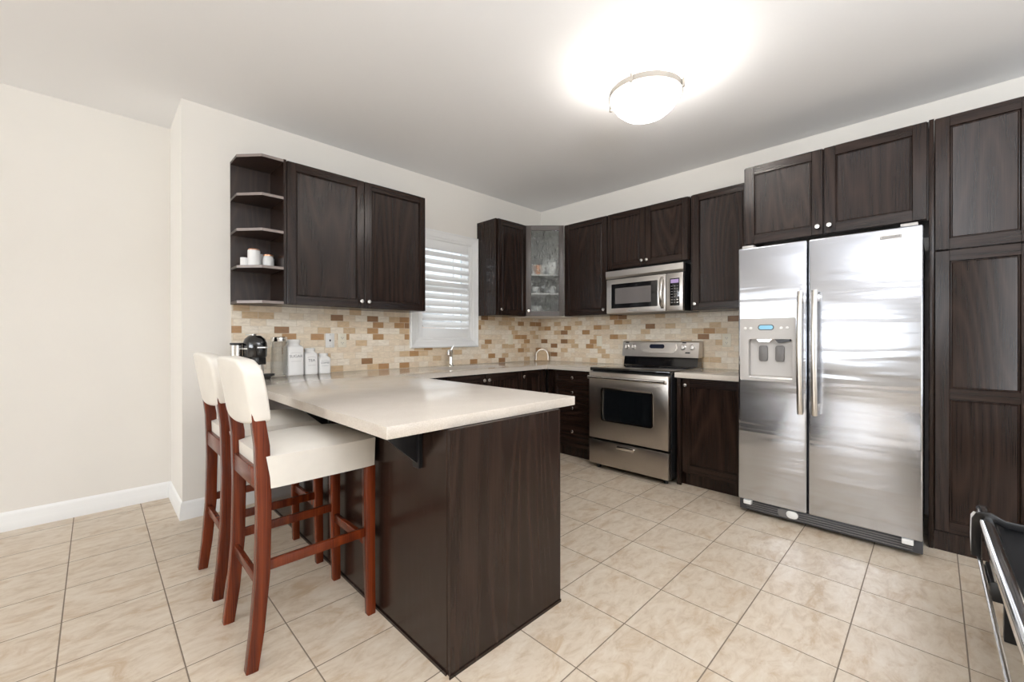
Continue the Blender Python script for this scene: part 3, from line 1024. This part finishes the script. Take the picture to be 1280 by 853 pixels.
# ------------------------------------------------------------------ microwave
mw = thing('microwave', 'stainless over-the-range microwave below the short cabinet', 'microwave', (0, -1.190, 1.425), -90)
MW, MH, MF = 0.772, 0.425, 0.385
MB().box(0.006, MW - 0.006, -0.345, -0.012, 0.004, MH - 0.002, 0.003).build('body', 'black', mw)
MB().prism([(-0.346, MH - 0.002), (-MF - 0.004, MH - 0.006), (-MF - 0.004, MH - 0.060), (-MF + 0.006, MH - 0.080), (-0.346, MH - 0.080)], 0.0, MW, axis='x').build('vent_grille', 'steel_light', mw, smooth=False)
md = MB().box(0.006, 0.612, -MF, -0.346, 0.004, MH - 0.088, 0.005).build('door', 'steel_light', mw)
MB().prism(rrect(0.475, 0.235, 0.006, 3, 0.300, 0.172), -MF - 0.0015, -MF + 0.004, axis='y').build('window_border', 'black_gloss', md)
MB().prism(rrect(0.370, 0.150, 0.004, 3, 0.290, 0.172), -MF - 0.0025, -MF - 0.0010, axis='y').build('window', 'mw_glass', md)
MB().sweep([(0.585, -MF - 0.002, 0.035), (0.583, -MF - 0.030, 0.070), (0.582, -MF - 0.044, 0.170), (0.583, -MF - 0.030, 0.275), (0.585, -MF - 0.002, 0.310)], rrect(0.030, 0.016, 0.007, 4), up=(0, 1, 0)).build('handle', 'nickel', md)
MB().box(0.235, 0.345, -MF - 0.002, -MF + 0.002, 0.018, 0.038, 0.001).build('badge', 'grey', md)
text('badge_lettering', 'KitchenAid', 0.018, (0.290, -MF - 0.0024, 0.028), 'ink', md)
cp = MB().box(0.616, MW - 0.006, -MF, -0.346, 0.004, MH - 0.088, 0.005).build('control_panel', 'steel_light', mw)
MB().box(0.652, 0.738, -MF - 0.0015, -MF + 0.002, 0.050, 0.290, 0.001).build('keypad', 'black_gloss', cp)
MB().box(0.660, 0.730, -MF - 0.0022, -MF - 0.001, 0.248, 0.280).build('display', 'lcd_violet', cp)
for r_ in range(7):
    for c_ in range(3):
        x, z = 0.670 + c_ * 0.025, 0.222 - r_ * 0.024
        bright = (c_ == 2 and r_ >= 5)
        MB().box(x - 0.008, x + 0.008, -MF - 0.0022, -MF - 0.001, z - 0.004, z + 0.004).build('button', 'white' if bright else 'grey_paddle', cp)

# ------------------------------------------------------------------ refrigerator
fg = thing('refrigerator', 'tall stainless steel side-by-side refrigerator with ice and water dispenser', 'refrigerator', (0, -2.536, 0), -90)
FW, FF = 0.905, 0.850
MB().box(0.004, FW - 0.004, -0.760, -0.06, 0.030, 1.785, 0.004).build('cabinet', 'dark_grey', fg)
fz = MB().box(0.0, 0.3905, -FF, -0.772, 0.100, 1.800, 0.010, 0, 3).build('freezer_door', 'fridge_steel', fg)
fd = MB().box(0.3985, FW, -FF, -0.772, 0.100, 1.800, 0.010, 0, 3).build('fridge_door', 'fridge_steel', fg)
MB().box(0.01, FW - 0.01, -0.772, -0.758, 0.105, 1.79).build('gasket', 'black', fg)
cut(fz, MB().prism(rrect(0.318, 0.412, 0.006, 3, 0.173, 1.116), -0.90, -0.800, axis='y'))
dp = MB().prism(rrect(0.322, 0.416, 0.008, 4, 0.173, 1.116), -FF - 0.004, -0.808, axis='y', bev=0.003).build('dispenser', 'grey', fz)
cut(dp, MB().prism(rrect(0.252, 0.262, 0.012, 4, 0.190, 1.054), -0.90, -0.812, axis='y'))
# rear wall and ceiling of the recess
MB().prism(rrect(0.250, 0.260, 0.012, 4, 0.190, 1.054), -0.8135, -0.8085, axis='y').build('recess_back', 'grey', dp)
MB().prism([(-0.850, 0.925), (-0.8136, 0.925), (-0.8136, 0.945), (-0.850, 0.938)], 0.066, 0.314, axis='x').build('drip_tray', 'nickel', dp)
for x in (0.145, 0.240):
    MB().prism(rrect(0.050, 0.105, 0.014, 5, x, 1.090), -0.826, -0.8136, axis='y', bev=0.003).build('paddle', 'grey_paddle', dp)
MB().prism([(0.11, 1.184), (0.20, 1.184), (0.185, 1.165), (0.125, 1.165)], -0.845, -0.8136, axis='y').build('ice_chute', 'nickel', dp)
MB().prism([(0.215, 1.184), (0.300, 1.184), (0.300, 1.172), (0.250, 1.160), (0.235, 1.160)], -0.845, -0.8136, axis='y').build('water_nozzle', 'dark_grey', dp)
MB().prism(rrect(0.092, 0.036, 0.017, 8, 0.168, 1.262), -FF - 0.0062, -FF - 0.002, axis='y').build('display_frame', 'dark_grey', dp)
MB().prism(rrect(0.082, 0.027, 0.013, 8, 0.168, 1.262), -FF - 0.0068, -FF - 0.0055, axis='y').build('display', 'lcd_blue', dp)
for x in (0.045, 0.079, 0.255, 0.288):
    MB().lathe([(0, -FF - 0.008), (0.007, -FF - 0.008), (0.009, -FF - 0.006), (0.009, -FF - 0.002)], (x, 0, 1.257), 16, 'y').build('button', 'white', dp)
for door_, x in ((fz, 0.362), (fd, 0.436)):
    pts = [(x, -FF - 0.030, 0.722), (x, -FF - 0.044, 0.80), (x, -FF - 0.056, 0.95), (x, -FF - 0.060, 1.10), (x, -FF - 0.056, 1.25), (x, -FF - 0.044, 1.40), (x, -FF - 0.030, 1.480)]
    b = MB().sweep(pts, rrect(0.032, 0.030, 0.012, 4), up=(0, 1, 0))
    b.box(x - 0.012, x + 0.012, -FF - 0.036, -FF + 0.002, 0.745, 0.790, 0.003).box(x - 0.012, x + 0.012, -FF - 0.036, -FF + 0.002, 1.415, 1.460, 0.003)
    b.build('handle', 'nickel', door_)
MB().box(0.732, 0.822, -FF - 0.0025, -FF + 0.002, 1.742, 1.762, 0.001).build('badge', 'grey', fd)
text('badge_lettering', 'KitchenAid', 0.0165, (0.777, -FF - 0.0029, 0.0 + 1.752), 'ink', fd)
b = MB().box(0.0, FW, -0.815, -0.762, 0.022, 0.092, 0.004)
for k in range(4):
    z = 0.034 + k * 0.014
    b.box(0.04, FW - 0.04, -0.822, -0.813, z, z + 0.005, 0.001, 1)
gr = b.build('toe_grille', ['dark_grey', 'grey_paddle'], fg)
MB().prism(rrect(0.115, 0.052, 0.024, 8, 0.285, 0.062), -0.8245, -0.815, axis='y').build('filter_bezel', 'grey_paddle', gr)
MB().prism(rrect(0.064, 0.046, 0.022, 8, 0.308, 0.063), -0.829, -0.822, axis='y', bev=0.003).build('filter_cap', 'white', gr)
for x in (0.055, 0.845):
    MB().box(x - 0.024, x + 0.024, -0.848, -0.815, 0.068, 0.097, 0.004).build('hinge_cover', 'white', gr)
MB().box(0.02, 0.09, -0.835, -0.70, 1.8005, 1.818, 0.003).build('hinge', 'grey', fg)
MB().box(FW - 0.09, FW - 0.02, -0.835, -0.70, 1.8005, 1.818, 0.003).build('hinge', 'grey', fg)
for x in (0.05, FW - 0.05):
    for y in (-0.70, -0.12):
        MB().cyl((x, y, 0), 0.02, 0.031).build('foot', 'black', fg)

# ------------------------------------------------------------------ pantry
pn = thing('pantry_cabinet', 'tall dark oak pantry cabinet at the right of the refrigerator', 'cabinet', (0, -3.482, 0), -90)
PD = 0.610
MB().box(0.0, 0.76, -(PD - 0.022), -0.001, 0.0, UT, 0.001).build('body', 'wood', pn)
MB().box(-0.022, -0.001, -(PD + 0.002), -0.001, 0.0, UT, 0.001).build('side_panel', 'wood', pn)
MB().box(0.0, 0.76, -(PD - 0.004), -(PD - 0.0215), 0.0, 0.104).build('toe_kick', 'wood', pn)
for a, c, kx in ((0.003, 0.372, 0.338), (0.376, 0.745, 0.410)):
    d = cab_door(pn, a, c, 1.686, UT - 0.003, -PD, 0.058)
    knob(d, kx, -PD, 1.740)
    d = cab_door(pn, a, c, 0.110, 1.678, -PD, 0.058, splits=(0.880,))
    knob(d, kx, -PD, 0.890)

# ------------------------------------------------------------------ ceiling lamp
lp = thing('ceiling_lamp', 'round frosted glass ceiling lamp with satin nickel ring, lit', 'lamp', (-1.69, -2.29, CEIL))
MB().lathe([(0, -0.0005), (0.085, -0.0005), (0.085, -0.018), (0.075, -0.026), (0, -0.026)], n=40).build('canopy', 'ring', lp)
MB().tube([(0, 0, -0.026), (0, 0, -0.255)], 0.008).build('stem', 'nickel', lp)
prof = [(0.200, -0.150), (0.192, -0.185), (0.165, -0.228), (0.125, -0.262), (0.070, -0.286), (0.0, -0.293)]
prof += [(0.07, -0.281), (0.122, -0.257), (0.161, -0.224), (0.188, -0.183), (0.196, -0.150), (0.200, -0.150)]
MB().lathe(prof, n=56).build('glass_bowl', 'bowl', lp)
MB().lathe([(0.2015, -0.140), (0.207, -0.140), (0.207, -0.172), (0.2015, -0.172), (0.2015, -0.140)], n=56).build('ring', 'ring', lp)
for a in (8, 98, 188, 278):
    c, s = math.cos(R(a)), math.sin(R(a))
    b = MB().cyl((0.214 * c, 0.214 * s, -0.176), 0.008, 0.040, n=14)
    b.lathe([(0, -0.187), (0.009, -0.184), (0.009, -0.176), (0, -0.176)], (0.214 * c, 0.214 * s, 0), 14)
    b.build('clip', 'ring', lp)
b = MB()
for a in (8, 98, 188, 278):
    c, s = math.cos(R(a)), math.sin(R(a))
    b.tube([(0.006 * c, 0.006 * s, -0.100), (0.11 * c, 0.11 * s, -0.118), (0.203 * c, 0.203 * s, -0.146)], 0.004, 8)
b.build('arm', 'ring', lp)
ld = bpy.data.lights.new('lamp_bulb', 'POINT')
ld.energy, ld.shadow_soft_size, ld.color = 12.5, 0.05, (1.0, 0.965, 0.92)
lo_ = bpy.data.objects.new('lamp_bulb', ld)
COL.objects.link(lo_)
lo_.parent = lp
lo_.location = (0.055, 0, -0.135)

# ------------------------------------------------------------------ bar stools


def make_stool():
    t = thing('bar_stool', '', 'bar stool')
    # local frame: faces +x, origin at floor centre; rear feet at x=-0.235, front feet at x=+0.215
    W = 0.200
    for s in (-1, 1):
        y = s * 0.183
        pts = [(-0.240, y, 0.0), (-0.222, y, 0.14), (-0.205, y, 0.34), (-0.200, y, 0.58), (-0.205, y, 0.80), (-0.222, y, 0.93), (-0.245, y, 1.05)]
        MB().sweep(pts, rrect(0.044, 0.046, 0.004, 2), up=(1, 0, 0), scales=[0.86, 0.95, 1, 1, 1, 0.9, 0.8]).build('leg', 'mahog', t)
        pts = [(0.212, y, 0.0), (0.206, y, 0.30), (0.205, y, 0.646)]
        MB().sweep(pts, rrect(0.042, 0.042, 0.004, 2), up=(1, 0, 0), scales=[0.82, 0.95, 1.05]).build('leg', 'mahog', t)
        MB().box(-0.190, 0.190, y - 0.010, y + 0.010, 0.343, 0.379, 0.002).build('stretcher', 'mahog', t)
    MB().box(0.196, 0.216, -0.165, 0.165, 0.290, 0.330, 0.002).build('foot_rail', 'mahog', t)
    MB().box(-0.222, -0.203, -0.165, 0.165, 0.288, 0.325, 0.002).build('stretcher', 'mahog', t)
    MB().box(-0.222, -0.194, -0.163, 0.163, 0.642, 0.712, 0.002).build('back_rail', 'mahog', t)
    # seat: rounded upholstered box, slightly crowned
    b = MB()
    NX, NY = 12, 12
    def seat_pt(u, v, top):
        # superellipse footprint
        x, y = u * 0.220 + 0.014, v * 0.212
        if u < -0.99:
            pass
        k = (1 - abs(u) ** 6) * (1 - abs(v) ** 6)
        z = 0.648 + 0.132 + 0.020 * (1 - u * u) * (1 - v * v) - 0.016 * (1 - k) if top else 0.646
        return (x, y, z)
    top, bot = {}, {}
    for i in range(NX + 1):
        for j in range(NY + 1):
            u, v = -1 + 2 * i / NX, -1 + 2 * j / NY
            r = max(abs(u), abs(v))
            # pull the corners in
            cu = u * (1 - 0.035 * (abs(v) ** 8) * (abs(u) ** 8))
            cv = v * (1 - 0.035 * (abs(u) ** 8) * (abs(v) ** 8))
            top[i, j] = b.bm.verts.new(seat_pt(cu, cv, True))
            bot[i, j] = b.bm.verts.new(seat_pt(cu * 0.985, cv * 0.985, False))
    for i in range(NX):
        for j in range(NY):
            b.bm.faces.new((top[i, j], top[i + 1, j], top[i + 1, j + 1], top[i, j + 1]))
            b.bm.faces.new((bot[i, j], bot[i, j + 1], bot[i + 1, j + 1], bot[i + 1, j]))
    for i in range(NX):
        for j in (0, NY):
            q = (top[i, j], top[i + 1, j], bot[i + 1, j], bot[i, j])
            b.bm.faces.new(q)
    for j in range(NY):
        for i in (0, NX):
            q = (top[i, j], top[i, j + 1], bot[i, j + 1], bot[i, j])
            b.bm.faces.new(q)
    es = [e for e in b.bm.edges if len(e.link_faces) == 2 and e.calc_face_angle(0) > R(50)]
    bmesh.ops.recalc_face_normals(b.bm, faces=b.bm.faces)
    bmesh.ops.bevel(b.bm, geom=es, offset=0.018, segments=4, profile=0.5, affect='EDGES')
    b.build('seat', 'leather', t, angle=60)
    # notch strips where the seat wraps the rear posts are covered by the posts themselves
    # backrest: padded panel, arched top, bowed bottom, leaning back
    b = MB()
    N = 16
    outline = []
    hw = 0.215
    def top_z(y):
        return 1.126 - 0.014 * (abs(y) / hw) ** 2.0 - 0.032 * max(0, abs(y) / hw - 0.8) / 0.2
    def bot_z(y):
        return 0.872 + 0.018 * (abs(y) / hw) ** 2
    K = 8
    F, B = {}, {}
    for i in range(N + 1):
        y = -hw + 2 * hw * i / N
        for k in range(K + 1):
            q = k / K
            z = bot_z(y) + (top_z(y) - bot_z(y)) * q
            taper = 1 - 0.05 * (1 - q) - 0.06 * max(0, q - 0.6)
            lean = -0.205 - 0.12 * (z - 0.86) - 0.15 * (z - 0.86) ** 2
            curve = 0.016 * (1 - (y / hw) ** 2)      # bows backwards in the middle
            pad = 0.008 * (1 - (y / hw) ** 4) * (1 - (2 * q - 1) ** 4)
            F[i, k] = b.bm.verts.new((lean - curve + 0.034 + pad, y * taper, z))
            B[i, k] = b.bm.verts.new((lean - curve - 0.030 - pad * 0.5, y * taper, z))
    for i in range(N):
        for k in range(K):
            b.bm.faces.new((F[i, k], F[i + 1, k], F[i + 1, k + 1], F[i, k + 1]))
            b.bm.faces.new((B[i, k], B[i, k + 1], B[i + 1, k + 1], B[i + 1, k]))
        for k in (0, K):
            b.bm.faces.new((F[i, k], F[i + 1, k], B[i + 1, k], B[i, k]))
    for k in range(K):
        for i in (0, N):
            b.bm.faces.new((F[i, k], F[i, k + 1], B[i, k + 1], B[i, k]))
    bmesh.ops.recalc_face_normals(b.bm, faces=b.bm.faces)
    es = [e for e in b.bm.edges if len(e.link_faces) == 2 and e.calc_face_angle(0) > R(50)]
    bmesh.ops.bevel(b.bm, geom=es, offset=0.013, segments=4, profile=0.5, affect='EDGES')
    b.build('backrest', 'leather', t, angle=60)
    return t


def dup(root, loc, rz):
    r = root.copy()
    COL.objects.link(r)
    r.location, r.rotation_euler = loc, (0, 0, R(rz))
    for ch in list(root.children):
        c = ch.copy()
        COL.objects.link(c)
        c.parent = r
        for g in list(ch.children):
            d_ = g.copy()
            COL.objects.link(d_)
            d_.parent = c
    return r


s1 = make_stool()
s1.location = (-3.340, -1.572, 0)
s1['label'] = 'nearer cream leather bar stool with mahogany legs at the peninsula'
s1['group'] = 'bar stools at the peninsula'
s2 = dup(s1, (-3.340, -0.985, 0), 0)
s2['label'] = 'farther cream leather bar stool, partly hidden behind the nearer one'

# ------------------------------------------------------------------ things on the counter
# coffee machine: round black head with side tanks
cm = thing('coffee_machine', 'black and chrome pod coffee machine at the left end of the counter', 'coffee machine', (-3.212, -0.205, CT), 28)
MB().prism(rrect(0.16, 0.21, 0.05, 6), 0.0, 0.022, bev=0.004).build('base', 'black', cm)
MB().prism(rrect(0.120, 0.11, 0.045, 6, 0, 0.05), 0.022, 0.16, bev=0.004).build('column', 'black_gloss', cm)
b = MB()
prof = [(0, 0.150), (0.056, 0.150), (0.061, 0.158), (0.062, 0.215), (0.061, 0.245), (0.052, 0.275), (0.032, 0.296), (0, 0.303)]
b.lathe(prof, (0, -0.015, 0), 32)
hd = b.build('brew_head', 'black_gloss', cm)
hd.scale = (1.0, 1.35, 1.0)
MB().lathe([(0.0635, 0.205), (0.0645, 0.205), (0.0645, 0.212), (0.0635, 0.212), (0.0635, 0.205)], (0, -0.0, 0), 32).build('chrome_band', 'chrome', hd)
MB().sweep([(-0.040, -0.085, 0.2165), (0, -0.106, 0.2165), (0.040, -0.085, 0.2165)], rrect(0.010, 0.012, 0.004, 3)).build('lever', 'chrome', cm)
MB().box(-0.014, 0.014, -0.02, 0.05, 0.298, 0.309, 0.003).build('release_button', 'chrome', cm)
MB().prism(rrect(0.075, 0.06, 0.015, 5, 0, -0.055), 0.100, 0.149, bev=0.004).build('spout', 'black', cm)
MB().cyl((0.035, -0.085, 0.022), 0.048, 0.014, n=28).build('cup_support', 'black', cm)
MB().cyl((-0.070, 0.062, 0.0), 0.034, 0.235, n=28).build('water_tank', 'nickel', cm)
MB().cyl((-0.070, 0.062, 0.2355), 0.037, 0.012, n=28).build('tank_lid', 'black', cm)
MB().cyl((0.090, 0.045, 0.0), 0.030, 0.225, n=28).build('capsule_bin', 'nickel', cm)
MB().cyl((0.090, 0.045, 0.2255), 0.033, 0.010, n=28).build('bin_lid', 'black', cm)

jr = thing('glass_canister', 'clear glass canister with chrome lid beside the coffee machine', 'jar', (-3.020, -0.105, CT))
MB().lathe([(0, 0.0005), (0.050, 0.0005), (0.053, 0.005), (0.053, 0.255), (0.049, 0.255), (0.049, 0.010), (0, 0.010)], n=36).build('body', 'jar_glass', jr)
MB().lathe([(0, 0.2555), (0.054, 0.2555), (0.055, 0.260), (0.055, 0.283), (0.050, 0.288), (0, 0.289)], n=36).build('lid', 'chrome', jr)


def canister(word, x, w, h, label, ts):
    t = thing('canister', label, 'canister', (x, -0.075, CT), 0, 'white kitchen canisters')
    hb = h * 0.80
    b = MB()
    rings = []
    for ww, z, r in ((w - 0.006, 0.0, 0.012), (w, 0.004, 0.012), (w, hb - 0.012, 0.012), (w * 0.92, hb - 0.002, 0.014), (w * 0.74, hb + 0.010, w * 0.36), (w * 0.70, hb + 0.018, w * 0.349), (w * 0.70, h * 0.885, w * 0.349)):
        rings.append([b.bm.verts.new((px, py, z)) for px, py in rrect(ww, ww, r, 5)])
    for A, B in zip(rings, rings[1:]):
        for i in range(len(A)):
            b.bm.faces.new((A[i], A[(i + 1) % len(A)], B[(i + 1) % len(A)], B[i]))
    b.bm.faces.new(rings[0])
    b.bm.faces.new(rings[-1])
    b.build('body', 'ceramic', t)
    rl = w * 0.385
    MB().lathe([(0, h * 0.886), (rl, h * 0.886), (rl + 0.002, h * 0.90), (rl + 0.002, h * 0.965), (rl - 0.004, h * 0.99), (0, h)], n=30).build('lid', 'ceramic', t)
    yf = -w / 2 - 0.0003
    text('lettering', word, ts, (0, yf, hb * 0.66), 'ink', t)
    b = MB()
    # arched rule above the word and a short rule below
    pts = [(-w * 0.34 + w * 0.68 * i / 10, yf, hb * 0.66 + ts * 0.75 + 0.006 * math.sin(PI * i / 10)) for i in range(11)]
    for p, q in zip(pts, pts[1:]):
        b.box(p[0], q[0], yf - 0.0002, yf + 0.0004, (p[2] + q[2]) / 2 - 0.0006, (p[2] + q[2]) / 2 + 0.0006)
    b.box(-w * 0.30, w * 0.30, yf - 0.0002, yf + 0.0004, hb * 0.66 - ts * 1.3, hb * 0.66 - ts * 1.3 + 0.0012)
    b.build('printed_rule', 'ink', t, smooth=False)


canister('SUGAR', -2.912, 0.112, 0.272, 'tallest white square canister marked sugar on the counter', 0.029)
canister('TEA', -2.797, 0.094, 0.205, 'medium white square canister marked tea, middle of the three', 0.029)
canister('COFFEE', -2.695, 0.088, 0.162, 'shortest white square canister, rightmost of the three', 0.0185)

# arched holder in the corner
ah = thing('napkin_holder', 'small tan arched holder standing in the counter corner', 'holder', (-0.115, -0.115, CT), -45)
def arch_pts(w, h, n=14):
    r = w / 2
    return [(-r, 0.0)] + [(r * math.cos(R(180 - 180 * i / n)), h - r + r * math.sin(R(180 - 180 * i / n))) for i in range(n + 1)] + [(r, 0.0)]
b = MB()
outer, inner = arch_pts(0.155, 0.145), arch_pts(0.131, 0.133)
ra = []
for y in (-0.022, 0.022):
    ra.append([b.bm.verts.new((x, y, z)) for x, z in outer])
    ra.append([b.bm.verts.new((x, y, max(z, 0.0))) for x, z in inner])
for k in range(len(outer) - 1):
    b.bm.faces.new((ra[0][k], ra[0][k + 1], ra[1][k + 1], ra[1][k]))
    b.bm.faces.new((ra[2][k], ra[3][k], ra[3][k + 1], ra[2][k + 1]))
    b.bm.faces.new((ra[0][k], ra[2][k], ra[2][k + 1], ra[0][k + 1]))
    b.bm.faces.new((ra[1][k], ra[1][k + 1], ra[3][k + 1], ra[3][k]))
for k in (0, -1):
    b.bm.faces.new((ra[0][k], ra[1][k], ra[3][k], ra[2][k]))
b.build('frame', 'nickel', ah, smooth=False)
MB().prism(arch_pts(0.131, 0.132), -0.006, 0.014, axis='y').build('insert', 'cork', ah, smooth=False)
MB().box(-0.09, 0.09, -0.032, 0.032, 0.0002, 0.010, 0.003).build('foot', 'cork', ah)

# ------------------------------------------------------------------ chrome-railed black bench cut by the right edge
bn = thing('bench', 'black-topped low bench with chrome side rails at the lower right corner', 'bench', (-1.35, -3.62, 0))
MB().box(-1.70, -0.012, -0.52, -0.036, 0.385, 0.452, 0.014).build('seat', 'black', bn)
MB().sweep([(0.030, -0.008, 0.462), (-0.03, -0.009, 0.462), (-0.16, -0.011, 0.455), (-0.5, -0.017, 0.454), (-1.05, -0.028, 0.454), (-1.7, -0.040, 0.454)], rrect(0.042, 0.050, 0.018, 5), up=(0, 0, 1)).build('top_rail', 'chrome', bn)
MB().sweep([(0.022, 0.014, 0.452), (0.024, 0.021, 0.44), (0.020, 0.023, 0.36), (0.010, 0.021, 0.29)], rrect(0.014, 0.012, 0.004, 3), up=(0, 1, 0)).build('end_post', 'white', bn)
MB().sweep([(-0.12, -0.40, 0.459), (-0.12, -0.06, 0.466), (-0.115, -0.020, 0.486), (-0.105, 0.006, 0.482), (-0.080, 0.014, 0.455), (-0.038, 0.013, 0.40), (-0.020, 0.013, 0.285)], rrect(0.030, 0.009, 0.004, 3), up=(1, 0, 0)).build('strap', 'black', bn)
b = MB().box(-0.22, -0.01, -0.07, -0.012, 0.195, 0.270, 0.006)
for k in range(4):
    b.box(-0.20, -0.02, -0.0125, -0.006, 0.203 + k * 0.016, 0.210 + k * 0.016, 0.001)
b.build('vent_box', 'black', bn)
MB().prism([(-0.03, 0.430), (-0.55, 0.430), (-0.22, 0.272), (-0.03, 0.272)], -0.034, -0.024, axis='y').build('side_panel', 'grey', bn)
MB().tube([(-0.02, 0.004, 0.282), (-0.55, 0.000, 0.280), (-1.70, -0.010, 0.280)], 0.0075, 10).build('lower_rail', 'nickel', bn)
for x in (-0.08, -1.62):
    for y in (-0.48, -0.075):
        MB().box(x - 0.018, x + 0.018, y - 0.018, y + 0.018, 0.0, 0.386, 0.003).build('leg', 'black', bn)
